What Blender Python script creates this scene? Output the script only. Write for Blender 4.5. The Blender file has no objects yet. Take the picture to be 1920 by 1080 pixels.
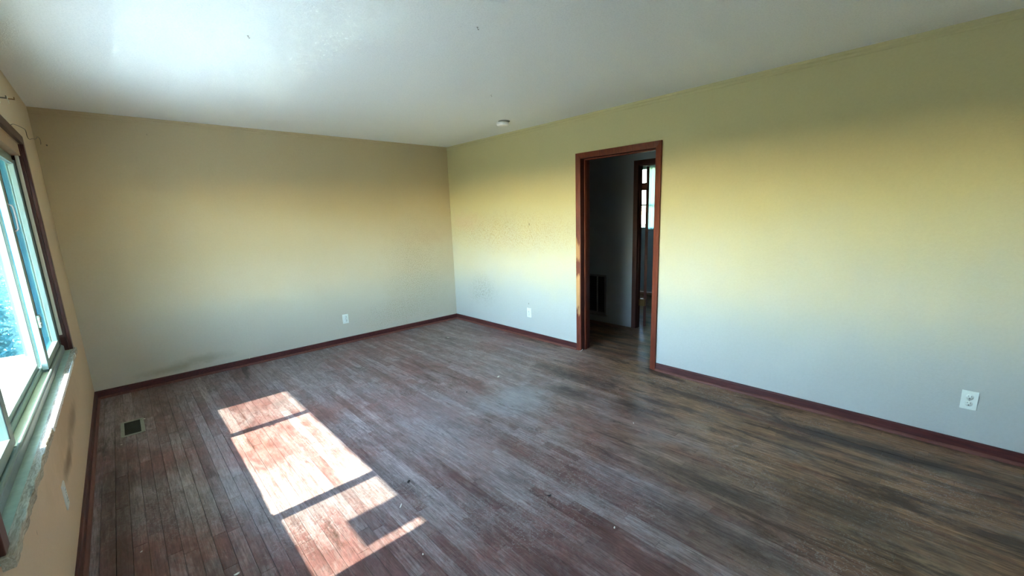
import bpy, bmesh, math, random
from mathutils import Vector, Matrix
random.seed(7)
SC = bpy.context.scene
COL = SC.collection
W, H = 3.889, 2.44            # room width (window wall x=0 .. door wall x=W), ceiling height
YN = -7.2                     # near end of the room (behind the camera); back wall is y=0

# ------------------------------------------------------------------ camera
def make_camera():
    F, yaw, pitch, roll = 798.98, 0.75155, -0.1932, -0.03268
    pos = Vector((0.3391, -5.2034, 1.4917))
    cy, sy, cp, sp = math.cos(yaw), math.sin(yaw), math.cos(pitch), math.sin(pitch)
    f = Vector((sy*cp, cy*cp, sp)); r = Vector((cy, -sy, 0)); u = r.cross(f)
    c, s = math.cos(roll), math.sin(roll)
    r2 = c*r + s*u; u2 = -s*r + c*u
    cam = bpy.data.cameras.new('camera'); o = bpy.data.objects.new('camera', cam); COL.objects.link(o)
    cam.sensor_width = 36; cam.lens = F*36/1920
    cam.shift_x = -15.8/1920; cam.shift_y = 18.8/1920
    cam.clip_start = 0.02; cam.clip_end = 500
    o.matrix_world = Matrix(((r2.x, u2.x, -f.x, pos.x), (r2.y, u2.y, -f.y, pos.y), (r2.z, u2.z, -f.z, pos.z), (0, 0, 0, 1)))
    SC.camera = o
make_camera()

# ------------------------------------------------------------------ sky, sun, exposure
wd = bpy.data.worlds.new('sky'); SC.world = wd; wd.use_nodes = True
nt = wd.node_tree; bg = nt.nodes['Background']
sky = nt.nodes.new('ShaderNodeTexSky'); sky.sky_type = 'NISHITA'; sky.sun_disc = False
sky.sun_elevation = math.radians(45); sky.sun_rotation = math.radians(-90)
sky.air_density = 1.3; sky.dust_density = 0.2; sky.ozone_density = 3.0
nt.links.new(sky.outputs[0], bg.inputs[0]); bg.inputs[1].default_value = 2.0
sun = bpy.data.lights.new('sun', 'SUN'); sun.energy = 13.5; sun.angle = math.radians(0.6); sun.color = (1, 0.93, 0.80)
so = bpy.data.objects.new('sun', sun); COL.objects.link(so)
so.rotation_euler = Vector((1, 0.016, -1)).to_track_quat('-Z', 'Y').to_euler()
so.location = (-10, 0, 10)
SC.view_settings.view_transform = 'Standard'; SC.view_settings.look = 'None'
SC.view_settings.gamma = 1.0; SC.view_settings.use_curve_mapping = False
SC.view_settings.exposure = 1.78
SC.cycles.use_denoising = True
SC.cycles.max_bounces = 14; SC.cycles.diffuse_bounces = 8; SC.cycles.transparent_max_bounces = 16
SC.cycles.sample_clamp_indirect = 0
SC.cycles.blur_glossy = 0.0

# ------------------------------------------------------------------ helpers
def link(o, parent=None, label=None, cat=None, group=None, kind=None):
    COL.objects.link(o)
    if parent: o.parent = parent
    for k, v in (('label', label), ('category', cat), ('group', group), ('kind', kind)):
        if v: o[k] = v
    return o
def empty(name, loc=(0, 0, 0), **k):
    o = bpy.data.objects.new(name, None); o.location = loc; o.empty_display_size = .05
    return link(o, **k)
def finish(name, bm, m, smooth=False, bevel=0, **k):
    bmesh.ops.recalc_face_normals(bm, faces=bm.faces)
    me = bpy.data.meshes.new(name); bm.to_mesh(me); bm.free()
    if m: me.materials.append(m)
    if smooth:
        for p in me.polygons: p.use_smooth = True
    o = bpy.data.objects.new(name, me)
    if bevel:
        b = o.modifiers.new('bevel', 'BEVEL'); b.width = bevel; b.segments = 2; b.limit_method = 'ANGLE'
    return link(o, **k)
def add_box(bm, a, b):
    x0, y0, z0 = a; x1, y1, z1 = b
    v = [bm.verts.new(c) for c in ((x0,y0,z0),(x1,y0,z0),(x1,y1,z0),(x0,y1,z0),(x0,y0,z1),(x1,y0,z1),(x1,y1,z1),(x0,y1,z1))]
    for f in ((0,3,2,1),(4,5,6,7),(0,1,5,4),(1,2,6,5),(2,3,7,6),(3,0,4,7)): bm.faces.new([v[i] for i in f])
def boxes(name, lst, m, **k):
    bm = bmesh.new()
    for a, b in lst: add_box(bm, a, b)
    return finish(name, bm, m, **k)
def prism(name, prof, axis, t0, t1, m, **k):
    """profile (list of 2D points) extruded along an axis; prof is (x,z) for axis y, (y,z) for axis x, (x,y) for z"""
    bm = bmesh.new()
    def P(q, t): return {'y': (q[0], t, q[1]), 'x': (t, q[0], q[1]), 'z': (q[0], q[1], t)}[axis]
    A = [bm.verts.new(P(q, t0)) for q in prof]; B = [bm.verts.new(P(q, t1)) for q in prof]
    n = len(prof)
    for i in range(n): bm.faces.new((A[i], A[(i+1) % n], B[(i+1) % n], B[i]))
    bm.faces.new(A[::-1]); bm.faces.new(B)
    return finish(name, bm, m, **k)
def lathe(name, prof, m, n=32, axis='z', **k):
    bm = bmesh.new(); rings = []
    for r, h in prof:
        ring = []
        for i in range(n):
            a = 2*math.pi*i/n; x, y = r*math.cos(a), r*math.sin(a)
            ring.append(bm.verts.new((x, y, h) if axis == 'z' else ((h, x, y) if axis == 'x' else (x, h, y))))
        rings.append(ring)
    for A, B in zip(rings, rings[1:]):
        for i in range(n): bm.faces.new((A[i], A[(i+1) % n], B[(i+1) % n], B[i]))
    bm.faces.new(rings[0][::-1]); bm.faces.new(rings[-1])
    return finish(name, bm, m, smooth=True, **k)
def tube(name, pts, r, m, **k):
    cu = bpy.data.curves.new(name, 'CURVE'); cu.dimensions = '3D'; cu.bevel_depth = r; cu.bevel_resolution = 3
    s = cu.splines.new('NURBS'); s.points.add(len(pts)-1)
    for i, q in enumerate(pts): s.points[i].co = (*q, 1)
    s.order_u = 3; s.use_endpoint_u = True; s.resolution_u = 6
    tmp = bpy.data.objects.new('tmp', cu); me = bpy.data.meshes.new_from_object(tmp); me.name = name
    bpy.data.objects.remove(tmp); bpy.data.curves.remove(cu)
    me.materials.clear(); me.materials.append(m)
    return link(bpy.data.objects.new(name, me), **k)

# ------------------------------------------------------------------ material helpers
class N:
    def __init__(s, name):
        s.m = bpy.data.materials.new(name); s.m.use_nodes = True; s.t = s.m.node_tree
        s.b = s.t.nodes['Principled BSDF']; s.out = s.t.nodes['Material Output']
    def n(s, typ, ins=None, **a):
        x = s.t.nodes.new('ShaderNode'+typ)
        for k, v in a.items(): setattr(x, k, v)
        for k, v in (ins or {}).items(): s.set(x, k, v)
        return x
    def set(s, x, k, v):
        i = x.inputs[k]
        if isinstance(v, bpy.types.NodeSocket): s.t.links.new(v, i)
        elif isinstance(v, bpy.types.Node): s.t.links.new(v.outputs[0], i)
        else: i.default_value = v
    def P(s, **k):
        for a, v in k.items(): s.set(s.b, {'col': 'Base Color', 'rough': 'Roughness', 'metal': 'Metallic', 'spec': 'Specular IOR Level', 'nor': 'Normal'}[a], v)
    def pos(s): return s.n('NewGeometry').outputs['Position']
    def obj(s): return s.n('TexCoord').outputs['Object']
    def mapp(s, v, sc, loc=(0, 0, 0)): return s.n('Mapping', {'Vector': v, 'Scale': sc, 'Location': loc}).outputs[0]
    def noise(s, v, scale, detail=4, rough=.5, dist=0): return s.n('TexNoise', {'Vector': v, 'Scale': scale, 'Detail': detail, 'Roughness': rough, 'Distortion': dist}).outputs[0]
    def ramp(s, v, *st):
        r = s.n('ValToRGB', {0: v}); e = r.color_ramp.elements
        while len(e) > len(st): e.remove(e[-1])
        while len(e) < len(st): e.new(1)
        for i, (p, c) in enumerate(st):
            e[i].position = p; e[i].color = (*c, 1) if isinstance(c, tuple) else (c, c, c, 1)
        return r.outputs[0]
    def mix(s, f, a, b, mode='MIX'):
        x = s.n('Mix', data_type='RGBA', blend_type=mode)
        s.set(x, 0, f)
        for i, v in ((6, a), (7, b)):
            if isinstance(v, tuple): v = (*v, 1)
            s.set(x, i, v)
        return x.outputs[2]
    def math(s, op, a, b=0.0, c=None):
        x = s.n('Math', operation=op); s.set(x, 0, a); s.set(x, 1, b)
        if c is not None: s.set(x, 2, c)
        return x.outputs[0]
    def sep(s, v): return s.n('SeparateXYZ', {0: v}).outputs
    def bump(s, h, st=.2, d=.01): return s.n('Bump', {'Height': h, 'Strength': st, 'Distance': d}).outputs[0]
    def blob(s, c, r, power=1.0):
        """1 inside a soft ellipsoid at c with radii r, noisy edge"""
        v = s.n('VectorMath', {0: s.pos(), 1: c}, operation='SUBTRACT').outputs[0]
        v = s.n('VectorMath', {0: v, 1: tuple(1/q for q in r)}, operation='MULTIPLY').outputs[0]
        l = s.n('VectorMath', {0: v}, operation='LENGTH').outputs['Value']
        l = s.math('ADD', l, s.math('MULTIPLY', s.math('SUBTRACT', s.noise(s.pos(), 9, 5, .65), .5), 1.1))
        return s.ramp(l, (0.25, 1.0), (1.0, 0.0))
def simple(name, col, rough=.5, metal=0, spec=.5, noise=None, bump=0, bscale=60):
    k = N(name); c = (*col, 1)
    if noise:
        amt, sc = noise
        c = k.mix(k.noise(k.pos(), sc, 5, .6), tuple(v*(1-amt) for v in col), tuple(min(1, v*(1+amt)) for v in col))
    k.P(col=c, rough=rough, metal=metal, spec=spec)
    if bump: k.P(nor=k.bump(k.noise(k.pos(), bscale, 4), bump, .004))
    return k.m

# painted plaster, yellowed, sky-light fade painted in; soot speckle / scuffs where the photograph has them
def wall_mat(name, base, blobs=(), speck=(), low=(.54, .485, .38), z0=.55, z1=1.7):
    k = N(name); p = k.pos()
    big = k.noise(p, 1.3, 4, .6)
    # smoke-yellowed paint above, pale sky-light fade painted in below, with a mottled boundary
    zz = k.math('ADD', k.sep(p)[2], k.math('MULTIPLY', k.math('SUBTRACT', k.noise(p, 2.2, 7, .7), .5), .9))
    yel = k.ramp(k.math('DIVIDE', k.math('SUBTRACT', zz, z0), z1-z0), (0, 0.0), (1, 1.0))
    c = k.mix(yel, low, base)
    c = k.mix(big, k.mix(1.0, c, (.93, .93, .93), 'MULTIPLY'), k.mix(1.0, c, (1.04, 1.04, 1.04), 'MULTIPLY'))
    fine = k.noise(p, 55, 3, .7)
    c = k.mix(k.ramp(fine, (.3, .18), (.62, 0.0)), c, k.mix(1.0, c, (.8, .79, .76), 'MULTIPLY'))
    # rare dark flecks and dings
    fl = k.n('TexVoronoi', {'Vector': k.mapp(p, (1, 1, .55)), 'Scale': 3.1}, feature='F1').outputs[0]
    c = k.mix(k.ramp(fl, (.018, .8), (.03, 0.0)), c, (.10, .08, .05))
    for cen, r, colr, f in blobs:
        c = k.mix(k.math('MULTIPLY', k.blob(cen, r), f), c, colr)
    for cen, r, colr, f in speck:
        sp = k.ramp(k.noise(k.mapp(p, (1, 1, 1)), 95, 6, .8), (.50, 0.0), (.60, .8))
        c = k.mix(k.math('MULTIPLY', k.math('MULTIPLY', k.blob(cen, r), sp), f), c, colr)
    k.P(col=c, rough=.62, spec=.35)
    h = k.math('ADD', k.noise(p, 70, 4, .6), k.math('MULTIPLY', k.noise(p, 220, 2), .5))
    k.P(nor=k.bump(h, .25, .004))
    return k.m
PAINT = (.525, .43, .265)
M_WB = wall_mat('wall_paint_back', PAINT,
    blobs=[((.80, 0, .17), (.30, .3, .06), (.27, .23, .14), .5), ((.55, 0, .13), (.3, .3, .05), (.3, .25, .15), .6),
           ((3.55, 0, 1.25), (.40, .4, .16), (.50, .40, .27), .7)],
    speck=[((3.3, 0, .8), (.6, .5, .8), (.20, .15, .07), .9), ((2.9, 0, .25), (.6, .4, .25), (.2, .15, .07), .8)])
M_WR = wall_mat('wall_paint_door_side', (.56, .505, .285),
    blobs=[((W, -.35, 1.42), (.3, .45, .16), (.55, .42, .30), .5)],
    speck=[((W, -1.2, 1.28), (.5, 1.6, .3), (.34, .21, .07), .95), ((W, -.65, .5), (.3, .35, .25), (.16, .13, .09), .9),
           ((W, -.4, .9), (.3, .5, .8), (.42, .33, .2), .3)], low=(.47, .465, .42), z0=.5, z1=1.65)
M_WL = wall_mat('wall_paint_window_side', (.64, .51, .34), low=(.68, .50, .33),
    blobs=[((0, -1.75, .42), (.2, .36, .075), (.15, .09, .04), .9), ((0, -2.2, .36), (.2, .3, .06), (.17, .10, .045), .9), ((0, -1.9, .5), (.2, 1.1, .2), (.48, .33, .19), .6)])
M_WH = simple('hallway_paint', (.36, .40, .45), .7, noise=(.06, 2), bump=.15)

k = N('ceiling_paint'); p = k.pos()
c = k.mix(k.noise(p, 1.1, 4, .6), (.82, .85, .83), (.89, .91, .89))
c = k.mix(k.ramp(k.noise(p, 120, 3, .7), (.3, .35), (.55, 0.0)), c, (.60, .63, .62))
k.P(col=c, rough=.75, spec=.25, nor=k.bump(k.math('ADD', k.noise(p, 140, 3, .7), k.noise(k.mapp(p, (.4, 6, 1)), 8, 3)), .45, .004))
M_CEIL = k.m

def dark_wood(name, a, b, rough=.35, bare=False):
    k = N(name); p = k.pos()
    g = k.noise(k.mapp(p, (14, 14, 1.2) if bare != 'flat' else (10, 1.0, 14)), 5, 5, .65, .4)
    c = k.mix(k.ramp(g, (.3, 0.0), (.7, 1.0)), a, b)
    if bare is True:
        z = k.sep(p)[2]; y = k.sep(p)[1]
        edge = k.math('ADD', z, k.math('MULTIPLY', k.math('SUBTRACT', k.noise(k.mapp(p, (1, 30, 5)), 1.5, 4, .6), .5), .35))
        m1 = k.ramp(k.math('ABSOLUTE', k.math('SUBTRACT', edge, .64)), (.16, 1.0), (.24, 0.0))
        m2 = k.ramp(k.math('ABSOLUTE', k.math('SUBTRACT', edge, 1.10)), (.05, .8), (.12, 0.0))
        ym = k.ramp(k.math('ABSOLUTE', k.math('SUBTRACT', y, -2.325)), (.028, 1.0), (.034, 0.0))
        m = k.math('MULTIPLY', k.math('MAXIMUM', m1, m2), ym)
        c = k.mix(m, c, k.mix(g, (.38, .18, .06), (.55, .30, .13)))
    k.P(col=c, rough=k.ramp(g, (0, rough-.06), (1, rough+.12)), spec=.28, nor=k.bump(g, .12, .002))
    return k.m
M_CASE = dark_wood('door_casing_wood', (.075, .012, .006), (.185, .036, .014), .38, bare=True)
M_CASE2 = dark_wood('hall_casing_wood', (.035, .010, .009), (.075, .022, .016), .4)
M_BASE = dark_wood('baseboard_wood', (.040, .010, .011), (.105, .026, .022), .42, bare='flat')
M_SHOE = dark_wood('shoe_molding_wood', (.10, .032, .026), (.19, .07, .05), .5, bare='flat')
M_WCASE = dark_wood('window_casing_wood', (.035, .010, .010), (.085, .028, .020), .36)
M_TAN = dark_wood('bare_head_jamb', (.36, .23, .13), (.50, .35, .21), .6)

# weathered strip-oak floor: red varnish worn to grey, per-board tone
def floor_mat():
    k = N('worn_floorboards'); p = k.pos()
    a = k.n('Attribute', attribute_name='tone', attribute_type='OBJECT').outputs['Fac']
    b = k.n('Attribute', attribute_name='tone', attribute_type='GEOMETRY').outputs['Fac']
    r = k.math('ADD', a, b)
    off = k.n('CombineXYZ', {0: k.math('MULTIPLY', r, 37.0), 1: k.math('MULTIPLY', r, 91.0), 2: 0.0}).outputs[0]
    q = k.n('VectorMath', {0: p, 1: off}, operation='ADD').outputs[0]
    grain = k.noise(k.mapp(q, (26, 1.6, 1)), 3.2, 6, .7, .6)
    fib = k.noise(k.mapp(q, (120, 3.5, 1)), 2.5, 4, .7)
    # varnish left (red) against bare grey wood
    wear = k.math('ADD', k.noise(p, .9, 5, .62), k.math('MULTIPLY', k.math('SUBTRACT', r, .5), .15))
    scrib = k.noise(k.mapp(p, (1.6, .8, 1)), 22, 7, .78, 1.2)
    wear = k.math('ADD', wear, k.math('MULTIPLY', k.math('SUBTRACT', scrib, .5), .42))
    wear = k.math('ADD', wear, k.math('MULTIPLY', k.math('SUBTRACT', grain, .5), .22))
    red = k.mix(k.ramp(grain, (.3, 0.0), (.7, 1.0)), (.120, .055, .050), (.25, .125, .115))
    grey = k.mix(k.ramp(grain, (.28, 0.0), (.72, 1.0)), (.095, .070, .070), (.35, .285, .275))
    c = k.mix(k.ramp(wear, (.40, 0.0), (.58, 1.0)), red, grey)
    # warmer, browner wood towards the far right of the room
    x, y, z = k.sep(p)
    br = k.math('ADD', k.math('MULTIPLY', k.math('SUBTRACT', x, 2.3), .55), k.math('MULTIPLY', k.math('ADD', y, 3.3), -.28))
    br = k.ramp(k.math('ADD', br, k.math('MULTIPLY', k.math('SUBTRACT', k.noise(k.mapp(p, (1.5, .5, 1)), 1.4, 4, .6), .5), 1.2)), (.1, 0.0), (.75, 1.0))
    brown = k.mix(k.ramp(grain, (.3, 0.0), (.7, 1.0)), (.090, .036, .014), (.34, .195, .098))
    c = k.mix(k.math('MULTIPLY', br, .9), c, brown)
    redb = k.ramp(k.noise(k.mapp(p, (5, .6, 1), (7, 3, 0)), 1.3, 5, .6, .3), (.52, 0.0), (.66, .8))
    c = k.mix(k.math('MULTIPLY', redb, k.math('ADD', .35, k.math('MULTIPLY', br, .5))), c, k.mix(grain, (.07, .018, .010), (.20, .065, .035)))
    # per-board lightness
    c = k.mix(.55, c, k.mix(1.0, c, k.ramp(r, (0, .62), (.5, .98), (1, 1.42)), 'MULTIPLY'))
    # mottled wear: scuffs, rubbed patches and swirling scratches
    mo = k.noise(k.mapp(p, (1, .45, 1)), 11, 8, .74, .6)
    c = k.mix(.75, c, k.mix(1.0, c, k.ramp(mo, (.30, .50), (.50, 1.0), (.70, 1.65)), 'MULTIPLY'))
    ms = k.noise(k.mapp(p, (1, .30, 1), (4, 9, 0)), 3.2, 6, .7, .8)
    c = k.mix(k.ramp(ms, (.54, 0.0), (.66, .55)), c, k.mix(br, (.27, .20, .19), (.34, .24, .15)))
    wv = k.n('TexWave', {'Vector': k.mapp(p, (1, 1, 1)), 'Scale': 6.0, 'Distortion': 22.0, 'Detail': 4.0, 'Detail Scale': 1.6, 'Detail Roughness': .7}, wave_type='BANDS').outputs[1]
    c = k.mix(k.math('MULTIPLY', k.ramp(wv, (.93, 0.0), (.985, .45)), k.ramp(k.noise(p, 1.7, 3), (.45, 0.0), (.6, 1.0))), c, (.40, .37, .36))
    # pale dusty scuffs
    sc = k.ramp(k.noise(k.mapp(p, (2.3, 1.2, 1)), 2.1, 8, .72, .8), (.54, 0.0), (.74, .55))
    c = k.mix(sc, c, (.31, .29, .285))
    for cen, rad, f in (((2.55, -2.75, 0), (.42, .30, 1), .55), ((2.0, -2.5, 0), (.5, .5, 1), .25), ((.62, -2.3, 0), (.12, 1.0, 1), .25)):
        c = k.mix(k.math('MULTIPLY', k.blob(cen, rad), f), c, (.34, .34, .35))
    # black water stains that follow the boards
    st = k.noise(k.mapp(p, (4.0, .75, 1), (3, 1, 0)), 1.7, 9, .74, .5)
    st = k.math('ADD', st, k.math('MULTIPLY', br, .09))
    c = k.mix(k.ramp(st, (.585, 0.0), (.68, .85)), c, (.040, .020, .012))
    for cen, rad, f in (((3.25, -2.78, 0), (.14, .60, 1), .8), ((2.95, -3.0, 0), (.16, .32, 1), .8), ((3.05, -3.55, 0), (.16, .28, 1), .8),
                        ((3.55, -5.0, 0), (.10, .8, 1), .85), ((2.5, -4.35, 0), (.11, .55, 1), .8), ((2.75, -4.9, 0), (.20, .5, 1), .7), ((2.2, -4.6, 0), (.12, .6, 1), .6),
                        ((.12, -2.2, 0), (.10, 1.6, 1), .55)):
        rag = k.ramp(k.noise(k.mapp(p, (3.2, .55, 1), (cen[0], cen[1], 0)), 9, 7, .75, .4), (.34, .4), (.52, 1.0))
        c = k.mix(k.math('MULTIPLY', k.math('MULTIPLY', k.blob(cen, rad), f), rag), c, (.030, .020, .016))
    # fine dark checks along the grain
    c = k.mix(k.ramp(fib, (.32, .8), (.45, 0.0)), c, (.03, .020, .018))
    k.P(col=c, rough=k.ramp(k.math('ADD', wear, k.math('MULTIPLY', fib, .1)), (.4, .36), (.7, .56)), spec=.32)
    k.P(nor=k.bump(k.math('ADD', fib, grain), .22, .002))
    return k.m
M_FLOOR = floor_mat()
M_DARK = simple('dark_subfloor', (.012, .010, .009), .9)
M_PLASTIC = simple('outlet_plastic', (.74, .76, .68), .35, noise=(.05, 40))
M_SLOT = simple('outlet_slot', (.015, .015, .015), .6)
M_SCREW = simple('screw_metal', (.45, .44, .40), .35, metal=1)
M_WHITEP = simple('detector_plastic', (.92, .92, .92), .4)
M_REG = simple('register_metal', (.30, .31, .25), .45, metal=.3, noise=(.2, 30))
M_REGW = simple('register_louver', (.15, .17, .13), .5, metal=.3, noise=(.2, 60))
M_GRILLE = simple('grille_enamel', (.20, .21, .22), .5)
M_ALU = simple('window_aluminium', (.24, .31, .265), .5, metal=.1, noise=(.08, 18))
M_SUNJ = simple('weathered_outer_frame', (.20, .27, .24), .6, noise=(.25, 60))
M_ALUY = simple('track_dull_aluminium', (.40, .44, .27), .42, metal=.2, noise=(.15, 14))
M_STRIP = simple('vinyl_jamb_liner', (.62, .58, .47), .55, noise=(.06, 12))
M_GREEN = simple('green_painted_stool', (.36, .46, .36), .5, noise=(.3, 22), bump=.3, bscale=90)
M_BRASS = simple('brass', (.30, .19, .09), .35, metal=1)
M_WIRE = simple('grey_wire', (.14, .13, .11), .5, metal=.6)
M_CHIP = simple('paint_chip', (.80, .78, .70), .7)
M_BUG = simple('dry_leaf', (.02, .018, .016), .8)
M_BLACK = simple('gasket_rubber', (.02, .022, .025), .6)
M_STUCCO = simple('exterior_stucco', (.055, .095, .078), .85, noise=(.1, 6), bump=.4)
M_CONC = simple('exterior_ledge_masonry', (.30, .32, .27), .8, noise=(.3, 35), bump=.6, bscale=50)
M_SOFFIT = simple('soffit_paint', (.55, .55, .50), .7)

k = N('splintered_sill_wood'); p = k.pos()
g = k.noise(k.mapp(p, (40, 6, 40)), 3, 6, .7, .8)
c = k.mix(k.ramp(g, (.35, 0.0), (.65, 1.0)), (.30, .24, .16), (.62, .56, .44))
c = k.mix(k.ramp(k.noise(k.mapp(p, (8, 2, 8)), 2.5, 5, .7), (.55, 0.0), (.66, .7)), c, (.10, .07, .05))
k.P(col=c, rough=.75, nor=k.bump(g, .7, .004)); M_SILLW = k.m
M_SILLE = simple('chipped_white_paint_edge', (.80, .78, .72), .6, noise=(.2, 70))

def glass(name, tint, rough=.02, fr=.06):
    k = N(name); t = k.t
    tr = k.n('BsdfTransparent', {0: (*tint, 1)}); gl = k.n('BsdfGlossy', {0: (.9, .95, 1, 1), 'Roughness': rough})
    lw = k.n('LayerWeight', {'Blend': .35}).outputs['Fresnel']
    mx = k.n('MixShader', {0: k.math('MINIMUM', k.math('MULTIPLY', lw, .5), .14), 1: tr.outputs[0], 2: gl.outputs[0]})
    t.links.new(mx.outputs[0], k.out.inputs[0]); return k.m
M_GLASS = glass('clear_glass', (.94, .97, .95))
k = N('insect_screen')
q_ = k.noise(k.mapp(k.pos(), (1, 2.2, 1)), 75, 4, .8)
c = k.mix(k.ramp(q_, (.38, 0.0), (.62, 1.0)), (.06, .34, .50), (.24, .52, .60))
tr = k.n('BsdfTransparent', {0: (1, 1, 1, 1)}); df = k.n('BsdfDiffuse', {0: c})
fc = k.n('LayerWeight', {'Blend': .5}).outputs['Facing']     # a woven mesh closes up at grazing angles
t = k.n('MixShader', {0: k.ramp(fc, (.0, .18), (.35, .27), (.9, .97)), 1: tr.outputs[0], 2: df.outputs[0]}); k.t.links.new(t.outputs[0], k.out.inputs[0]); M_SCREEN = k.m
k = N('sheer_curtain'); w = k.noise(k.mapp(k.pos(), (1, 30, .4)), 2, 3)
tl = k.n('BsdfTranslucent', {0: (.22, .34, .30, 1)}); df = k.n('BsdfDiffuse', {0: (.40, .50, .46, 1)})
t = k.n('MixShader', {0: .35, 1: tl.outputs[0], 2: df.outputs[0]}); k.t.links.new(t.outputs[0], k.out.inputs[0]); M_SHEER = k.m

# ------------------------------------------------------------------ room shell
T = .13                                             # door wall thickness
WY0, WY1, WZ0, WZ1 = -3.565, -1.055, .665, 2.02     # window opening (y range, z range)
DY0, DY1, DZ = -3.203, -2.366, 2.025                # door opening in the right wall
HX = 5.06                                           # far wall of the hallway
D2Y0, D2Y1 = -3.09, -2.315                           # bedroom door in that wall
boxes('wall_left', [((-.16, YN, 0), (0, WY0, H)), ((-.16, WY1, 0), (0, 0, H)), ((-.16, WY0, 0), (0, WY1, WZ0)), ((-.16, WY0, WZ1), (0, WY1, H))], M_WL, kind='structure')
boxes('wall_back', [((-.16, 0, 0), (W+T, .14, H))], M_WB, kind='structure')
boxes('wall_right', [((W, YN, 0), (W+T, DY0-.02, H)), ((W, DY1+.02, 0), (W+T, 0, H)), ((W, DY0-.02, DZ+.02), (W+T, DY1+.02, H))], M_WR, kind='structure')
NX0, NX1, NZ0, NZ1 = 1.5, 2.3, 1.15, 2.0           # added window behind the camera, fills the near end with light
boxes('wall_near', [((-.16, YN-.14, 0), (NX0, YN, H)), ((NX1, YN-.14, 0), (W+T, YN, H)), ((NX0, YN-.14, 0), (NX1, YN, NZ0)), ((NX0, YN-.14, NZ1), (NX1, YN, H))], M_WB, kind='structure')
boxes('ceiling', [((-.16, YN-.14, H), (8.6, .14+2.2, H+.12))], M_CEIL, kind='structure')
# hallway and bedroom shell
boxes('wall_hall_far', [((HX, -5.0, 0), (HX+.088, D2Y0-.02, H)), ((HX, D2Y1+.02, 0), (HX+.088, -.2, H)), ((HX, D2Y0-.02, 2.05), (HX+.088, D2Y1+.02, H))], M_WH, kind='structure')
boxes('wall_hall_end', [((W+T, -.3, 0), (HX+.11, -.2, H))], M_WH, kind='structure')
boxes('wall_hall_near', [((W+T, -5.1, 0), (HX+.11, -5.0, H))], M_WH, kind='structure')
BX = 7.4; B0, B1, BZ0, BZ1 = -1.75, -.72, 1.19, 2.22
boxes('wall_bedroom_far', [((BX, -5.1, 0), (BX+.14, B0, H)), ((BX, B1, 0), (BX+.14, 1.6, H)), ((BX, B0, 0), (BX+.14, B1, BZ0)), ((BX, B0, BZ1), (BX+.14, B1, H))], M_WH, kind='structure')
boxes('wall_bedroom_end', [((HX+.11, 1.5, 0), (BX, 1.6, H)), ((HX, -.2, 0), (HX+.11, 1.6, H))], M_WH, kind='structure')
boxes('wall_bedroom_near', [((HX+.11, -5.1, 0), (BX, -5.0, H))], M_WH, kind='structure')

# floor: dark base with every strip of oak laid on it
floor = boxes('floor', [((-.16, YN-.14, -.14), (BX+.14, 1.6, -.02))], M_DARK, kind='structure')
BW = .0572
LENS = (.28, .40, .55, .70, .90, 1.15, 1.4)
def board_mesh(L):
    bm = bmesh.new(); w = BW-.0016; l = L-.0014; c = .0006
    vb = [bm.verts.new(q) for q in ((0,0,-.019),(w,0,-.019),(w,l,-.019),(0,l,-.019))]
    vm = [bm.verts.new(q) for q in ((0,0,-c),(w,0,-c),(w,l,-c),(0,l,-c))]
    vt = [bm.verts.new(q) for q in ((c,c,0),(w-c,c,0),(w-c,l-c,0),(c,l-c,0))]
    for A, B in ((vb, vm), (vm, vt)):
        for i in range(4): bm.faces.new((A[i], A[(i+1)%4], B[(i+1)%4], B[i]))
    bm.faces.new(vt); bm.faces.new(vb[::-1])
    me = bpy.data.meshes.new('floorboard'); bm.to_mesh(me); bm.free(); me.materials.append(M_FLOOR); return me
BM = {L: board_mesh(L) for L in LENS}
rb = random.Random(11); spots = []
camp = Vector((.339, -5.203, 1.492)); cf = Vector((math.sin(.75155)*math.cos(-.1932), math.cos(.75155)*math.cos(-.1932), math.sin(-.1932)))
vent = (.150, -1.135, .286, -.822)
x = .004; row = 0
while x + BW < BX:
    y = YN + .004 + rb.random()*.3 - .3
    yend = -.004 if x < W+T else 1.49
    if x > HX: y = -5.0
    elif x > W+T: y = -4.98; yend = -.31
    while y < yend:
        L = rb.choice(LENS); y0, y1 = y, min(y+L, yend)
        if y0 < YN: y0 = YN+.002
        segs = [(y0, y1)]
        for s0, s1 in segs:
            spots.append((x, s0, s1-s0, L, rb.random(), rb.uniform(-.0006, .0003)))
        y += L
    x += BW; row += 1
def score(s):
    c = Vector((s[0]+BW/2, s[1]+s[2]/2, 0)); d = c-camp; dist = d.length; z = d.dot(cf)
    if c.x > W or z <= .2: return 0
    r_ = Vector((math.cos(.75155), -math.sin(.75155), 0)); u_ = r_.cross(cf)
    sx = d.dot(r_)/z; sy = d.dot(u_)/z
    if abs(sx) > 1.25 or sy < -.74: return 0
    return s[2]*BW*1.49/dist**3
spots.sort(key=score, reverse=True)
for s in spots[:298]:
    x0, y0, l, L, tone, dz = s
    o = bpy.data.objects.new('floorboard', BM[L]); o.location = (x0, y0, dz); o.scale = (1, l/L, 1); o['tone'] = tone
    link(o, parent=floor)
bm = bmesh.new(); tl_ = bm.faces.layers.float.new('tone')
for x0, y0, l, L, tone, dz in spots[298:]:
    n0 = len(bm.faces); add_box(bm, (x0, y0, -.019), (x0+BW-.0016, y0+l-.0014, dz)); bm.faces.ensure_lookup_table()
    for f in bm.faces[n0:]: f[tl_] = tone
finish('floorboards_beyond', bm, M_FLOOR, parent=floor, kind='stuff')

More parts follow.
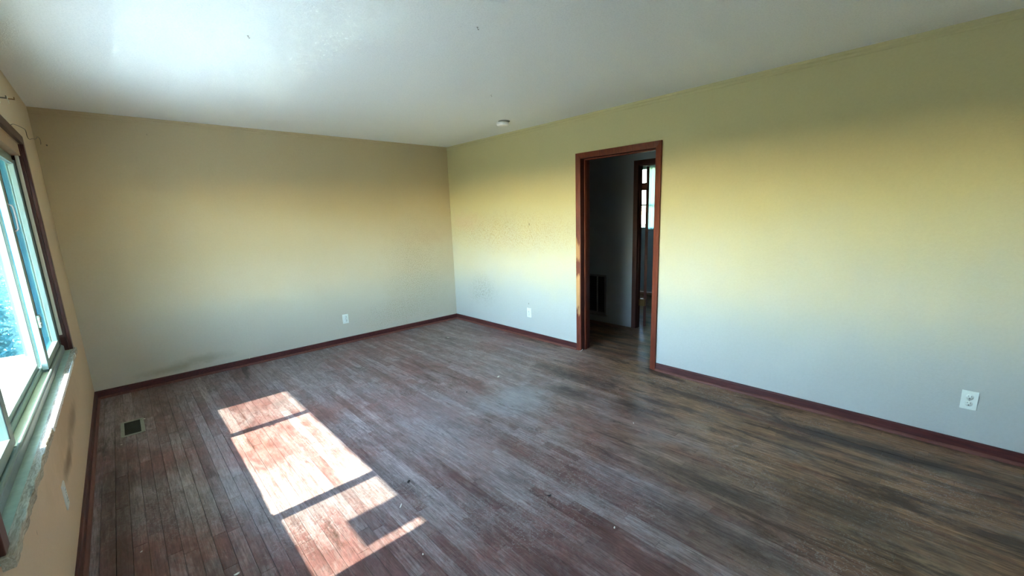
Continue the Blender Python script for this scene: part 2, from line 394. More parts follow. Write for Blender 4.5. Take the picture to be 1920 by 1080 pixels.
# ------------------------------------------------------------------ baseboards, mouldings
BH = .072
def base_prof(s=1, t=.014): return [(0, .0), (s*t, .0), (s*t, BH-.01), (s*(t-.004), BH-.003), (s*.004, BH), (0, BH)]
def shoe_prof(s=1, t=.014): return [(s*t, 0), (s*(t+.015), 0), (s*(t+.015), .006), (s*(t+.011), .013), (s*(t+.004), .018), (s*t, .019)]
def shift(pr, dx): return [(a+dx, b) for a, b in pr]
b = prism('baseboard_back', base_prof(-1), 'x', .0, W, M_BASE, kind='structure')
prism('shoe_molding', shoe_prof(-1), 'x', .0, W, M_SHOE, parent=b)
b = prism('baseboard_left', base_prof(1), 'y', YN, -.014, M_BASE, kind='structure')
prism('shoe_molding', shoe_prof(1), 'y', YN, -.03, M_SHOE, parent=b)
for y0, y1 in ((DY1+.058, -.014), (YN, DY0-.058)):
    b = prism('baseboard_right', shift(base_prof(-1), W), 'y', y0, y1, M_BASE, kind='structure')
    prism('shoe_molding', shift(shoe_prof(-1), W), 'y', y0, y1, M_SHOE, parent=b)
crown = [(0, H), (-.012, H), (-.012, H-.008), (-.007, H-.016), (-.009, H-.028), (-.004, H-.036), (-.004, H-.043), (0, H-.046)]
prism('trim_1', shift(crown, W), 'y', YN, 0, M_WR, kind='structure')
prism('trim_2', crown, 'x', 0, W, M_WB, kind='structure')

# ------------------------------------------------------------------ doorway with its casing
d = empty('door_1', (W, DY1, 0), kind='structure')
def child(o, par):
    o.parent = par; o.matrix_parent_inverse = Matrix.Translation(par.location).inverted(); return o
CW = .055; CT = .019
def casing_side(name, y0, y1, x_face, m, ztop, inner, flip=-1):
    # profiled casing: thicker outer bead
    prof = [(x_face, y0), (x_face, y1), (x_face+flip*CT*(.6 if inner == 'hi' else 1), y1), (x_face+flip*CT*.85, (y0+y1)/2), (x_face+flip*CT*(1 if inner == 'hi' else .6), y0)]
    bm = bmesh.new()
    A = [bm.verts.new((q[0], q[1], 0)) for q in prof]
    # mitred top
    def top(yv): return ztop - (abs(yv-(y0 if inner == 'hi' else y1)))
    B = [bm.verts.new((q[0], q[1], top(q[1]))) for q in prof]
    n = len(prof)
    for i in range(n): bm.faces.new((A[i], A[(i+1)%n], B[(i+1)%n], B[i]))
    bm.faces.new(A[::-1]); bm.faces.new(B)
    return finish(name, bm, m)
def casing_head(name, y0, y1, z0, x_face, m, flip=-1):
    zt = z0+CW; bm = bmesh.new()
    rows = []
    for z, t in ((z0, .6), (z0+CW/2, .85), (zt, 1.0)):
        e = z-z0
        rows.append((bm.verts.new((x_face+flip*CT*t, y0-e, z)), bm.verts.new((x_face+flip*CT*t, y1+e, z))))
    bk = (bm.verts.new((x_face, y0, z0)), bm.verts.new((x_face, y1, z0)), bm.verts.new((x_face, y1+CW, zt)), bm.verts.new((x_face, y0-CW, zt)))
    for A, B in zip(rows, rows[1:]): bm.faces.new((A[0], A[1], B[1], B[0]))
    bm.faces.new((bk[0], bk[1], rows[0][1], rows[0][0])); bm.faces.new((bk[3], rows[2][0], rows[2][1], bk[2])); bm.faces.new(bk)
    bm.faces.new((bk[0], rows[0][0], rows[1][0], rows[2][0], bk[3])); bm.faces.new((bk[1], bk[2], rows[2][1], rows[1][1], rows[0][1]))
    return finish(name, bm, m)
zt = DZ+CW
child(casing_side('casing', DY0-CW, DY0, W, M_CASE, zt, 'hi'), d)
child(casing_side('casing', DY1, DY1+CW, W, M_CASE, zt, 'lo'), d)
child(casing_head('casing', DY0, DY1, DZ, W, M_CASE), d)
JX = W+T+.002
child(boxes('jamb', [((W-.003, DY1, 0), (JX, DY1+.019, DZ+.019))], M_CASE2), d)
child(boxes('jamb', [((W-.003, DY0-.019, 0), (JX, DY0, DZ+.019))], M_CASE), d)
child(boxes('head_jamb', [((W-.003, DY0-.019, DZ), (JX, DY1+.019, DZ+.019))], M_CASE2), d)
SX = W+.05
for nm, a, bb in (('door_stop', (SX, DY1-.012, 0), (SX+.034, DY1, DZ)), ('door_stop', (SX, DY0, 0), (SX+.034, DY0+.012, DZ)), ('door_stop', (SX, DY0, DZ-.012), (SX+.034, DY1, DZ))):
    child(boxes(nm, [(a, bb)], M_CASE, bevel=.002), d)
for yy0, yy1 in ((DY1, DY1+CW), (DY0-CW, DY0)):
    child(boxes('hall_side_casing', [((W+T, yy0, 0), (W+T+.016, yy1, DZ+CW))], M_CASE2, bevel=.003), d)
child(boxes('hall_side_casing', [((W+T, DY0-CW, DZ), (W+T+.016, DY1+CW, DZ+CW))], M_CASE2, bevel=.003), d)
tube('white_string', [(W-.03, DY1+.004, .004), (W-.028, DY1-.01, .003), (W-.02, DY1-.02, .014), (W-.012, DY1-.022, .022)], .0022, M_CHIP,
     label='bit of white cord curled on the floor at the left foot of the doorway', cat='debris')

# ------------------------------------------------------------------ bedroom doorway across the hall, with open door leaf
d2 = empty('door_2', (HX, D2Y1, 0), kind='structure')
H2 = 2.03
child(casing_side('casing', D2Y1, D2Y1+CW, HX, M_CASE2, H2+CW, 'lo'), d2)
child(casing_side('casing', D2Y0-CW, D2Y0, HX, M_CASE2, H2+CW, 'hi'), d2)
child(casing_head('casing', D2Y0, D2Y1, H2, HX, M_CASE2), d2)
child(boxes('jamb', [((HX-.003, D2Y1, 0), (HX+.091, D2Y1+.019, H2+.019))], M_CASE2), d2)
child(boxes('jamb', [((HX-.003, D2Y0-.019, 0), (HX+.091, D2Y0, H2+.019))], M_CASE2), d2)
child(boxes('head_jamb', [((HX-.003, D2Y0-.019, H2), (HX+.091, D2Y1+.019, H2+.019))], M_CASE2), d2)
child(boxes('door_stop', [((HX+.03, D2Y1-.006, 0), (HX+.055, D2Y1, H2)), ((HX+.03, D2Y0, H2-.012), (HX+.055, D2Y1, H2))], M_CASE2), d2)
ang = math.radians(30.5)                            # leaf swung back past square, seen on its edge
leaf = boxes('door_leaf', [((.012, -.018, .012), (.77, .017, 2.015))], M_CASE2, bevel=.003)
leaf.location = (HX+.108, D2Y1-.062, 0); leaf.rotation_euler = (0, 0, ang)
leaf.parent = d2; leaf.matrix_parent_inverse = Matrix.Translation(d2.location).inverted()
for z in (.33, 1.78):
    hg = boxes('hinge', [((HX+.088, D2Y1-.066, z-.045), (HX+.125, D2Y1+.002, z+.045))], M_BRASS if z < .5 else M_CASE2, bevel=.003); child(hg, d2)
st = boxes('hinge_plate', [((HX+.060, D2Y1-.003, .29), (HX+.086, D2Y1+.001, .37))], M_BRASS, bevel=.002); child(st, d2)

# return-air grille on the hall wall
g = empty('return_air_grille', (HX, -1.66, .10), label='dark metal return-air grille low on the hallway wall seen through the doorway', cat='grille')
gy0, gy1, gz0, gz1 = -1.855, -1.44, .11, .655
def gbox(nm, lst, m, **k): return child(boxes(nm, lst, m, **k), g)
gbox('frame', [((HX-.010, gy0, gz0), (HX, gy1, gz0+.03)), ((HX-.010, gy0, gz1-.025), (HX, gy1, gz1)), ((HX-.010, gy0, gz0+.03), (HX, gy0+.022, gz1-.025)), ((HX-.010, gy1-.022, gz0+.03), (HX, gy1, gz1-.025))], M_GRILLE)
gbox('divider', [((HX-.011, -1.722, gz0+.03), (HX, -1.706, gz1-.025))], simple('grille_divider', (.34, .36, .36), .5))
gbox('backing', [((HX-.001, gy0+.02, gz0+.02), (HX-.0002, gy1-.02, gz1-.02))], M_SLOT)
for i in range(15):
    z = gz0+.045+i*.0325
    o = prism('louver', [(HX-.0015, z), (HX-.009, z-.016), (HX-.0085, z-.018), (HX-.001, z-.002)], 'y', gy0+.022, gy1-.022, simple('louver_metal', (.03, .035, .04), .5) if i == 0 else bpy.data.materials['louver_metal']); child(o, g)
gbox('bottom_lip', [((HX-.02, gy0-.02, gz0-.02), (HX, gy1, gz0))], M_GRILLE, bevel=.002)

# bedroom window with sheer curtain
w2 = empty('window_2', (BX, B0, BZ0), kind='structure')
child(boxes('window_frame', [((BX-.012, B0-.05, BZ0-.05), (BX+.03, B1+.05, BZ0)), ((BX-.012, B0-.05, BZ1), (BX+.03, B1+.05, BZ1+.05)), ((BX-.012, B0-.05, BZ0), (BX+.03, B0, BZ1)), ((BX-.012, B1, BZ0), (BX+.03, B1+.05, BZ1)), ((BX+.03, B0, 1.575), (BX+.06, B1, 1.605))], M_ALU), w2)
child(boxes('pane', [((BX+.045, B0, BZ0), (BX+.05, B1, BZ1))], M_GLASS), w2)
bm = bmesh.new(); n = 60; prev = None
for i in range(n+1):
    y = B0-.06 + (-1.075-B0+.06)*i/n; xx = BX-.05+.018*math.sin(i*1.25)+.006*math.sin(i*.41)
    cur = (bm.verts.new((xx, y, BZ0-.03)), bm.verts.new((xx*.6+(BX-.05)*.4, y, BZ1+.06)))
    if prev: bm.faces.new((prev[0], cur[0], cur[1], prev[1]))
    prev = cur
finish('sheer_curtain', bm, M_SHEER, smooth=True, label='pale sheer curtain over the bedroom window seen beyond the hallway', cat='curtain')
tube('curtain_rod', [(BX-.05, B0-.12, BZ1+.065), (BX-.05, (B0+B1)/2, BZ1+.065), (BX-.05, B1+.12, BZ1+.065)], .008, M_WIRE, label='thin curtain rod above the bedroom window beyond the hallway', cat='curtain rod')

# ------------------------------------------------------------------ big picture window with two sliders
w1 = empty('window_1', (0, WY0, WZ0), kind='structure')
def wbox(nm, lst, m, **k): return child(boxes(nm, lst, m, **k), w1)
# dark casing on the wall face
wz = WZ1+.055
wbox('casing', [((0, WY1, .69), (.018, WY1+.055, wz))], M_WCASE, bevel=.003)
wbox('casing', [((0, WY0-.055, .69), (.018, WY0, wz))], M_WCASE, bevel=.003)
wbox('casing', [((0, WY0, WZ1), (.018, WY1, wz))], M_WCASE, bevel=.003)
# jamb reveal: dark wood, tan head board
wbox('side_jamb', [((-.045, WY1-.004, .69), (0, WY1, WZ1))], M_WCASE)
wbox('side_jamb', [((-.045, WY0, .69), (0, WY0+.004, WZ1))], M_WCASE)
wbox('head_jamb', [((-.045, WY0, WZ1-.07), (-.006, WY1, WZ1))], M_TAN)
# pale liner strip in front of the side frame
wbox('jamb_liner', [((-.030, WY1-.020, .80), (-.014, WY1-.004, WZ1-.07))], M_STRIP, bevel=.002)
wbox('jamb_liner', [((-.030, WY0+.004, .80), (-.014, WY0+.020, WZ1-.07))], M_STRIP, bevel=.002)
# stool: green painted board and a splintered wood edge
wbox('sill', [((-.024, WY0-.05, .665), (.006, WY1+.0, .687))], M_GREEN)
bm = bmesh.new(); rs = random.Random(5); n = 140; secs = []
for i in range(n+1):
    y = WY0-.06+(WY1+.075-WY0+.06)*i/n
    xo = .031+rs.uniform(-.0022, .0015)+.0015*math.sin(i*.7); zt_ = .687+rs.uniform(-.0012, .001)
    secs.append([bm.verts.new(q) for q in ((0.0062, y, .652), (xo-.002, y, .653), (xo, y, .660), (xo-.0008, y, zt_-.002), (xo-.003, y, zt_), (.0062, y, zt_))])
for A, B in zip(secs, secs[1:]):
    for j in range(6): bm.faces.new((A[j], A[(j+1)%6], B[(j+1)%6], B[j]))
bm.faces.new(secs[0][::-1]); bm.faces.new(secs[-1])
child(finish('sill_nosing', bm, M_SILLW), w1)
bm = bmesh.new()
for (ya, yb) in ((-2.66, -1.42), (-1.22, -1.205)):
    n = int((yb-ya)/.02)+1; secs = []
    for i in range(n+1):
        y = ya+(yb-ya)*i/n; e = rs.uniform(-.0018, .0016)
        secs.append([bm.verts.new(q) for q in ((.0285+e, y, .6868), (.0335, y, .6872), (.0345, y, .668+e*2), (.031, y, .668))])
    for A, B in zip(secs, secs[1:]):
        for j in range(4): bm.faces.new((A[j], A[(j+1)%4], B[(j+1)%4], B[j]))
    bm.faces.new(secs[0][::-1]); bm.faces.new(secs[-1])
child(finish('flaking_paint_edge', bm, M_SILLE), w1)
# main aluminium frame : bottom track (rounded lip), head, jambs
fy0, fy1 = WY0+.004, WY1-.004
lip = [(-.024, .665), (-.024, .722), (-.0255, .727), (-.029, .730), (-.0335, .7305), (-.0335, .716), (-.066, .716), (-.066, .742), (-.070, .744), (-.075, .742), (-.075, .70), (-.145, .70), (-.145, .665)]
child(prism('bottom_track', lip, 'y', fy0, fy1, M_ALU), w1)
child(prism('sill_face', [(-.0235, .688), (-.0215, .688), (-.0215, .721), (-.0235, .723)], 'y', fy0, fy1, simple('grey_oxidised_aluminium', (.27, .31, .31), .5, metal=.4, noise=(.2, 25))), w1)
wbox('head_track', [((-.145, fy0, WZ1-.10), (-.045, fy1, WZ1-.07)), ((-.145, fy0, WZ1-.07), (-.046, fy1, WZ1-.002))], M_ALU)
wbox('frame_jamb', [((-.066, fy1-.030, .716), (-.032, fy1, WZ1-.10))], M_ALU)
wbox('outer_jamb', [((-.145, fy1-.030, .716), (-.066, fy1, WZ1-.10))], M_SUNJ)
wbox('frame_jamb', [((-.145, fy0, .716), (-.032, fy0+.030, WZ1-.10))], M_ALU)
wbox('side_seal', [((-.033, fy1-.034, .74), (-.030, fy1-.030, WZ1-.10))], M_BLACK)
ST = WZ1-.10
def sash(nm, y0, y1, xg, wl, wr, bot, top, meet):
    """y0<y1; wl/wr = stile widths at y0 / y1 side"""
    xa, xb = xg-.012, xg+.012
    s = child(boxes(nm, [((xa, y0, .732), (xb, y0+wl, ST)), ((xa, y1-wr, .732), (xb, y1, ST))], M_ALU, bevel=.0015), w1)
    def c(o): o.parent = s; o.matrix_parent_inverse = s.matrix_parent_inverse.copy(); return o
    s.matrix_parent_inverse = Matrix.Translation(w1.location).inverted()
    def cc(o): o.parent = s; o.location = (0, 0, 0); return o
    cc(boxes('bottom_rail', [((xa, y0+wl, .732), (xb, y1-wr, bot))], M_ALU))
    cc(boxes('top_rail', [((xa, y0+wl, top), (xb, y1-wr, ST))], M_ALU))
    cc(boxes('pane', [((xg-.002, y0+wl, bot), (xg+.002, y1-wr, top))], M_GLASS))
    cc(boxes('gasket', [((xb, y0+wl-.004, bot), (xb+.0015, y0+wl, top)), ((xb, y1-wr, bot), (xb+.0015, y1-wr+.003, top))], M_BLACK))
    return s
TOPG = 1.895
s1 = sash('sliding_sash', -1.745, fy1-.030, -.050, .070, .031, .773, TOPG, 0)
s3 = sash('sliding_sash', fy0+.030, -2.880, -.050, .031, .070, .773, TOPG, 0)
sc_ = sash('fixed_sash', -2.905, -1.722, -.088, .024, .024, .768, TOPG, 0)
# yellowed track ledge along the centre pane
wbox('inner_ledge', [((-.064, -2.878, .7165), (-.035, -1.748, .7195))], M_ALUY)
# insect screens outside the sliders
for a, b_ in ((-1.715, fy1-.031), (fy0+.031, -2.912)):
    wbox('insect_screen', [((-.0745, a+.008, .745), (-.0738, b_-.008, ST-.005))], M_SCREEN)
    wbox('screen_frame', [((-.078, a, .733), (-.070, a+.008, ST)), ((-.078, b_-.008, .733), (-.070, b_, ST)), ((-.078, a+.008, .733), (-.070, b_-.008, .745))], M_SUNJ)
# latch on the meeting stile, pull handle up high
lt = wbox('latch', [((-.038, -1.738, .965), (-.026, -1.690, 1.035))], M_ALU, bevel=.003)
wbox('latch_tongue', [((-.030, -1.775, 1.012), (-.022, -1.700, 1.024)), ((-.030, -1.775, .985), (-.022, -1.720, .995))], M_ALU, bevel=.002)
o = tube('pull_handle', [(-.037, -1.722, 1.63), (-.022, -1.722, 1.625), (-.020, -1.722, 1.60), (-.020, -1.722, 1.52), (-.022, -1.722, 1.495), (-.037, -1.722, 1.49)], .004, M_GRILLE); child(o, w1)

w3 = empty('added_window', (NX0, YN, NZ0), kind='structure')  # unseen window put in to brighten the near end of the room
child(boxes('window_frame', [((NX0, YN-.08, NZ0), (NX1, YN-.03, NZ0+.04)), ((NX0, YN-.08, NZ1-.04), (NX1, YN-.03, NZ1)), ((NX0, YN-.08, NZ0+.04), (NX0+.04, YN-.03, NZ1-.04)), ((NX1-.04, YN-.08, NZ0+.04), (NX1, YN-.03, NZ1-.04)), (((NX0+NX1)/2-.02, YN-.08, NZ0+.04), ((NX0+NX1)/2+.02, YN-.03, NZ1-.04))], M_ALU), w3)
child(boxes('pane', [((NX0+.04, YN-.057, NZ0+.04), (NX1-.04, YN-.053, NZ1-.04))], M_GLASS), w3)
# exterior ledge, wall face, eave
boxes('exterior_ledge', [((-.34, WY0-.1, .60), (-.146, WY1+.1, .690))], M_CONC, bevel=.01, kind='structure')
boxes('exterior_wall_face', [((-.20, YN, -.5), (-.16, WY0, 2.6)), ((-.20, WY1, -.5), (-.16, 4.0, 2.6)), ((-.20, WY0, -.5), (-.16, WY1, .60)), ((-.20, WY0, WZ1), (-.16, WY1, 2.6))], M_STUCCO, kind='structure')
# added, unseen flat metal-clad hatch on the patio: throws the long glint across the ceiling
k = N('brushed_reflector_metal'); fl_ = k.n('BsdfAnisotropic', {'Color': (.20, .26, .28, 1), 'Roughness': .32, 'Anisotropy': .99, 'Tangent': k.n('CombineXYZ', {0: 1.0, 1: 0.0, 2: 0.0}).outputs[0]})
df = k.n('BsdfDiffuse', {0: (.16, .17, .17, 1)}); ad = k.n('AddShader', {0: fl_.outputs[0], 1: df.outputs[0]})
k.t.links.new(ad.outputs[0], k.out.inputs[0])
t = empty('sun_reflector', (-2.55, -1.96, -.47), label='added flat metal-clad hatch on the patio outside the window', cat='reflector')
for i in range(2):
    y0_ = -2.82+i*.86
    boxes('reflector_leaf', [((-1.45, y0_-(-1.96), .04), (1.3, y0_+.855-(-1.96), .07))], k.m, parent=t)
boxes('reflector_curb', [((-1.45, -.86, 0), (1.3, .86, .04))], M_CONC, parent=t)
EX, EZ = -.86, 2.105                               # eave edge throws the upper limit of the sun patch
boxes('roof_eave', [((EX, YN-.3, EZ+.02), (-.16, 4.0, EZ+.05)), ((EX, YN-.3, EZ), (EX+.025, 4.0, EZ+.2))], M_SOFFIT, kind='structure')
boxes('roof_slab', [((EX, YN-.3, 2.6), (9.0, 4.0, 2.7))], M_SOFFIT, kind='structure')
k = N('lawn'); p = k.pos()
c = k.mix(k.ramp(k.noise(p, 3, 6, .7), (.35, 0.0), (.65, 1.0)), (.15, .14, .06), (.30, .27, .15))
k.P(col=c, rough=.9, spec=.1, nor=k.bump(k.noise(p, 40, 5), .6, .03))
boxes('lawn', [((-60, -60, -.8), (-.2, 60, -.5))], k.m, kind='structure')
boxes('patio', [((-4.2, -14, -.5), (-.2, 12, -.47))], simple('patio_concrete', (.52, .49, .44), .8, noise=(.12, 3), bump=.2), kind='structure')
boxes('lawn', [((9.0, -60, -.8), (60, 60, -.5))], k.m, kind='structure')
boxes('lawn', [((-.2, -60, -.8), (9.0, YN-.14, -.5))], k.m, kind='structure')

# made-up, unseen hanging planter on the eave (its shadow notches the near light patch)
pl = empty('hanging_blocker', (-.62, -3.335, 1.675), label='unseen made-up rectangular planter hanging from the eave outside the near end of the window', cat='blocker')
M_TERR = simple('blocker_terracotta', (.30, .14, .08), .7)
prism('blocker_box', [(-.09, 0), (.09, 0), (.11, .18), (-.11, .18)], 'y', -.12, .12, M_TERR, parent=pl)
for sx in (-.07, .07):
    for sy in (-.117, .117):
        tube('hanger_wire', [(sx, sy, .17), (sx*.9, sy, .35), (sx*.8, sy, .45)], .004, M_WIRE, parent=pl)
boxes('back_panel', [((-.004, -.12, .18), (.004, .12, .45))], M_TERR, parent=pl)

# shrubs along the house front
k = N('blue_green_foliage'); p = k.pos()
c = k.mix(k.noise(p, 14, 4, .6), (.02, .12, .15), (.10, .27, .31)); 
df = k.n('BsdfDiffuse', {0: c}); tr_ = k.n('BsdfTranslucent', {0: c}); mx = k.n('MixShader', {0: .35, 1: df.outputs[0], 2: tr_.outputs[0]})
k.t.links.new(mx.outputs[0], k.out.inputs[0]); M_LEAF = k.m
M_BARK = simple('shrub_bark', (.10, .07, .05), .9)
def shrub(x, y, h, r, seed, label, n=2600):
    rr = random.Random(seed); t = empty('shrub', (x, y, -.5), label=label, cat='shrub', group='shrubs along the front of the house')
    bm = bmesh.new()
    for _ in range(n):
        a = rr.uniform(0, 2*math.pi); u = rr.random()**.35; zz = rr.random()
        rad = r*u*(math.sin(math.pi*min(1, zz*.9+.12))**.5)*(1+.10*math.sin(3*a+seed))
        c = Vector((rad*math.cos(a), rad*math.sin(a), .12+zz*(h-.12)))
        d1 = Vector((rr.uniform(-1, 1), rr.uniform(-1, 1), rr.uniform(-.6, 1))).normalized()*rr.uniform(.03, .07)
        d2_ = d1.cross(Vector((rr.uniform(-1, 1), rr.uniform(-1, 1), rr.uniform(-1, 1)))).normalized()*rr.uniform(.008, .016)
        bm.faces.new([bm.verts.new(c+q) for q in (-d1, d2_, d1, -d2_)])
    finish('foliage', bm, M_LEAF, parent=t, kind='stuff')
    bm = bmesh.new()
    for j in range(4):
        a = j*1.6; add_box(bm, (-.012+.05*math.cos(a), -.012+.05*math.sin(a), 0), (.012+.05*math.cos(a), .012+.05*math.sin(a), h*.6))
    finish('stem', bm, M_BARK, parent=t)
SHR = ((-.70, -.25, 1.25, .34), (-.76, .5, 1.35, .36), (-.82, 1.35, 1.45, .44), (-.95, 2.5, 1.75, .5), (-1.2, 4.1, 2.1, .65), (-1.5, 6.3, 2.5, .9), (-2.2, 9.0, 2.9, 1.3))
for i, (x, y, h, r) in enumerate(SHR):
    shrub(x, y, h, r, 20+i, 'blue-green shrub against the house outside the window, %s' % ('nearest the window', 'second from the window', 'third from the window', 'fourth from the window', 'fifth from the window', 'sixth from the window', 'farthest from the window')[i])
# neighbouring house that closes the view along the wall
t = empty('neighbour_house', (-4, 15, -.5), label='grey neighbouring house beyond the shrubs, seen through the window', cat='house')
M_GSIDE = simple('grey_siding', (.06, .10, .11), .8)
for i in range(16): boxes('siding_board', [((-7, 0+.004*(i % 2), i*.2), (4.5, .12, i*.2+.19))], M_GSIDE, parent=t)
prism('roof', [(-.5, 3.15), (4, 5.2), (8.5, 3.15), (8.5, 3.3), (4, 5.4), (-.5, 3.3)], 'x', -7.4, 4.9, simple('roof_shingle', (.10, .10, .10), .9), parent=t)
boxes('wall_core', [((-6.9, .12, 0), (4.4, 8, 3.2))], M_GSIDE, parent=t)

# ------------------------------------------------------------------ outlets
def outlet(loc, rotz, label):
    t = empty('wall_outlet', loc, label=label, cat='outlet', group='duplex wall outlets'); t.rotation_euler = (0, 0, rotz)
    # local: plate faces -x, y sideways
    boxes('cover_plate', [((-.0055, -.0355, -.0575), (0, .0355, .0575))], M_PLASTIC, bevel=.002, parent=t)
    for s in (-1, 1):
        zc = s*.0205
        r_ = lathe('receptacle', [(.0172, -.0072), (.0172, -.005)], M_PLASTIC, n=24, axis='x', parent=t); r_.location = (0, 0, zc)
        boxes('slot', [((-.0076, -.0078, .001), (-.0070, -.0056, .009)), ((-.0076, .0050, .002), (-.0070, .0070, .009)), ((-.0076, -.0025, -.011), (-.0070, .0025, -.006))], M_SLOT, parent=r_)
    lathe('screw', [(.003, -.0066), (.003, -.005)], M_SCREW, n=10, axis='x', parent=t)
    return t
outlet((W, -5.292, .322), 0, 'white duplex outlet on the right wall near the camera')
outlet((W, -1.556, .311), 0, 'white duplex outlet on the right wall between the corner and the doorway')
outlet((2.249, 0, .305), math.pi/2*1, 'white duplex outlet low on the back wall')
outlet((0, -2.547, .328), math.pi, 'white duplex outlet low on the window wall, seen edge-on')

# ------------------------------------------------------------------ smoke detector
t = empty('smoke_detector', (3.425, -1.72, H), label='small round white smoke detector on the ceiling near the door wall', cat='smoke detector')
lathe('mounting_plate', [(.060, 0), (.060, -.006), (.056, -.008)], simple('detector_plate', (.18, .20, .19), .6), parent=t).location = (.012, -.008, 0)
lathe('detector_body', [(.050, -.010), (.060, -.014), (.063, -.030), (.058, -.042), (.036, -.048), (.018, -.049)], M_WHITEP, parent=t)
lathe('test_button', [(.008, -.0485), (.008, -.051), (.006, -.052)], M_WHITEP, n=16, parent=t)

# ------------------------------------------------------------------ floor register
t = empty('floor_register', (.218, -.9785, 0), label='tan metal floor register near the window wall', cat='floor vent')
hx, hy = .068, .1565; ex, ey = .022, .016
boxes('frame', [((-hx, -hy, .0002), (hx, -hy+ey, .006)), ((-hx, hy-ey, .0002), (hx, hy, .006)), ((-hx, -hy+ey, .0002), (-hx+ex, hy-ey, .006)), ((hx-ex, -hy+ey, .0002), (hx, hy-ey, .006))], M_REG, bevel=.0015, parent=t)
boxes('duct', [((-hx+ex, -hy+ey, .0002), (hx-ex, hy-ey, .0008))], M_SLOT, parent=t)
nl = 19
for i in range(nl):
    y = -hy+ey+.003+i*(2*hy-2*ey-.006)/nl
    prism('louver', [(y, .0046), (y+.0018, .0052), (y+.0115, .0014), (y+.0098, .0010)], 'x', -hx+ex, hx-ex, M_REGW, parent=t)
boxes('damper_lever', [((hx-ex+.004, hy-.05, .006), (hx-ex+.008, hy-.035, .011))], M_REG, parent=t)

# ------------------------------------------------------------------ hooks, wire, brackets
tube('bent_curtain_wire', [(.012, -1.42, 2.070), (.020, -1.41, 2.085), (.024, -1.24, 2.105), (.028, -1.03, 2.124), (.030, -.88, 2.136), (.030, -.90, 2.088), (.036, -.88, 2.074), (.045, -.80, 2.095),
      (.040, -.50, 2.13), (.030, -.20, 2.19), (.026, -.04, 2.216), (.036, -.02, 2.195), (.030, -.006, 2.161)], .0016, M_WIRE,
     label='thin bent wire sagging from the window casing to the wall corner', cat='wire')
t = empty('wall_nail', (.062, 0, 2.154), label='small rusty nail in the back wall beside the window corner', cat='nail')
tube('shank', [(0, 0, 0), (0, -.012, .001), (.001, -.028, .002)], .0022, M_WIRE, parent=t)
lathe('nail_head', [(.005, 0), (.005, -.0015)], M_WIRE, n=12, axis='y', parent=t).location = (.001, -.028, .002)
for i, (y, z, lb) in enumerate(((-1.085, 2.271, 'small white curtain-rod bracket on the window wall, the farther of two'), (-1.47, 2.20, 'small white curtain-rod bracket on the window wall at the left edge of the photo'))):
    t = empty('curtain_bracket', (0, y, z), label=lb, cat='bracket', group='curtain-rod brackets above the window')
    boxes('bracket_plate', [((0, -.010, -.022), (.003, .010, .022))], M_CHIP, bevel=.001, parent=t)
    boxes('bracket_arm', [((.003, -.004, .004), (.030, .004, .010)), ((.026, -.004, .010), (.030, .004, .020))], M_WIRE if i else M_BRASS, parent=t)
    lathe('screw', [(.003, .003), (.003, .0045)], M_SCREW, n=10, axis='x', parent=t)
def ceiling_hook(x, y, label):
    t = empty('ceiling_hook', (x, y, H), label=label, cat='hook', group='small hooks left in the ceiling')
    lathe('hook_base', [(.005, 0), (.005, -.0015), (.002, -.003)], M_SCREW, n=12, parent=t)
    tube('hook_wire', [(0, 0, -.003), (0, 0, -.008), (.005, 0, -.012), (.008, 0, -.008), (.007, 0, -.005)], .0009, M_WIRE, parent=t)
ceiling_hook(2.71, -2.40, 'tiny metal hook in the ceiling left of the smoke detector')
ceiling_hook(1.0, -2.507, 'tiny hook in the bright part of the ceiling over the light patch')
ceiling_hook(1.856, -3.324, 'tiny hook in the ceiling near the top edge of the photo')

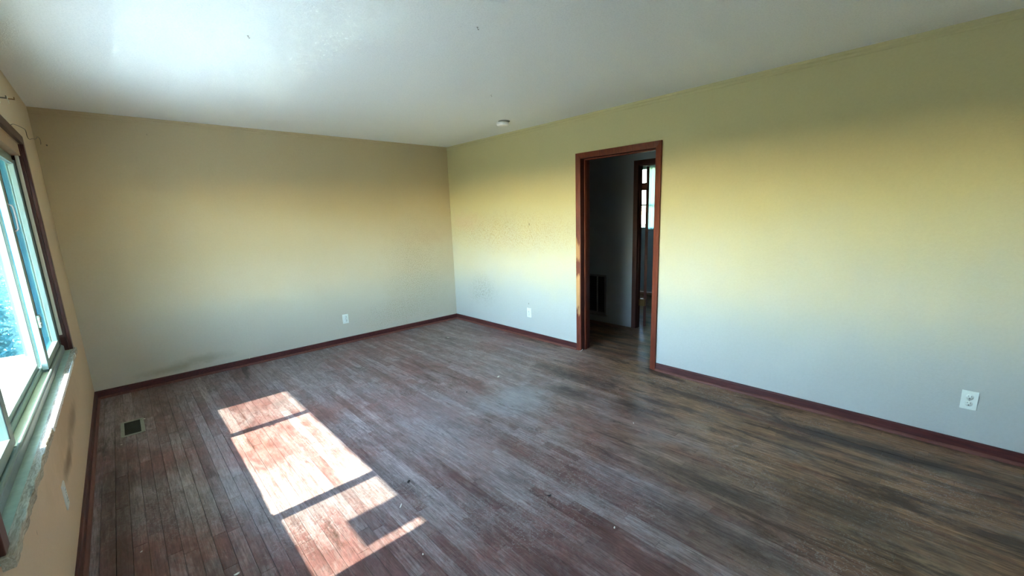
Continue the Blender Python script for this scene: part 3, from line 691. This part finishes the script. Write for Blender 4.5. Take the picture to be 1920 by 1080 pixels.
# ------------------------------------------------------------------ litter on the floor
def chip(name, x, y, size, m, label, cat='paint chip', z=.0006, asp=.5):
    rr = random.Random(int(x*1000+y*77)); bm = bmesh.new(); n = 7; top = []; bot = []
    rot = rr.uniform(0, 3.1); cr, sr = math.cos(rot), math.sin(rot)
    for i in range(n):
        a = 2*math.pi*i/n; q = size*rr.uniform(.6, 1)
        px, py = q*math.cos(a), q*asp*math.sin(a); lift = .35*size*(px/size)**2
        top.append(bm.verts.new((px*cr-py*sr, px*sr+py*cr, lift+.0016))); bot.append(bm.verts.new((px*cr-py*sr, px*sr+py*cr, lift)))
    bm.faces.new(top); bm.faces.new(bot[::-1])
    for i in range(n): bm.faces.new((bot[i], bot[(i+1)%n], top[(i+1)%n], top[i]))
    o = finish(name, bm, m, label=label, cat=cat); o.location = (x, y, z); return o
chip('paint_chip', .292, -.868, .010, M_CHIP, 'white paint chip at the corner of the floor register', z=.006)
chip('paint_chip', .152, -1.266, .008, M_CHIP, 'small pale chip on the floor just in front of the floor register')
chip('paint_chip', 3.199, -.783, .018, M_CHIP, 'cream paint chip on the floor near the far corner of the room', asp=.35)
chip('paint_chip', 2.757, -2.274, .026, M_CHIP, 'largest white chip, on the floor in the middle of the room', asp=.4)
chip('paint_chip', 1.216, -3.286, .022, M_CHIP, 'white sliver on the floor between the notched edges of the light patch', asp=.18)
chip('paint_chip', .50, -3.175, .013, M_CHIP, 'white chip on the floor left of the near light patch')
chip('paint_chip', 1.868, -4.176, .010, M_CHIP, 'yellowish chip on the floor at the bottom centre of the photo')
chip('paint_chip', 1.129, -3.658, .007, M_CHIP, 'tiny white speck on the floor below the notch in the light patch')
chip('paint_chip', 2.831, -3.679, .011, M_CHIP, 'small pale chip on the dark stain in front of the doorway', asp=.3)
chip('paint_chip', .203, -2.695, .009, M_CHIP, 'pale chip on the floor beside the window wall baseboard')
chip('paint_chip', 1.191, -.008, .013, M_CHIP, 'white chip lying on top of the back wall baseboard', z=BH)
chip('dry_leaf', 1.352, -3.124, .018, M_BUG, 'black shrivelled scrap on the floor right of the light patch', cat='leaf scrap')
chip('dry_leaf', 1.825, -3.79, .016, M_BUG, 'dark scrap on the floor in the near middle of the room', cat='leaf scrap')
chip('dry_leaf', 3.604, -1.731, .016, M_BUG, 'dark scrap on the floor beside the door wall baseboard', cat='leaf scrap')
chip('dry_leaf', 2.341, -2.343, .014, M_BUG, 'small dark scrap on the floor left of the largest white chip', cat='leaf scrap')
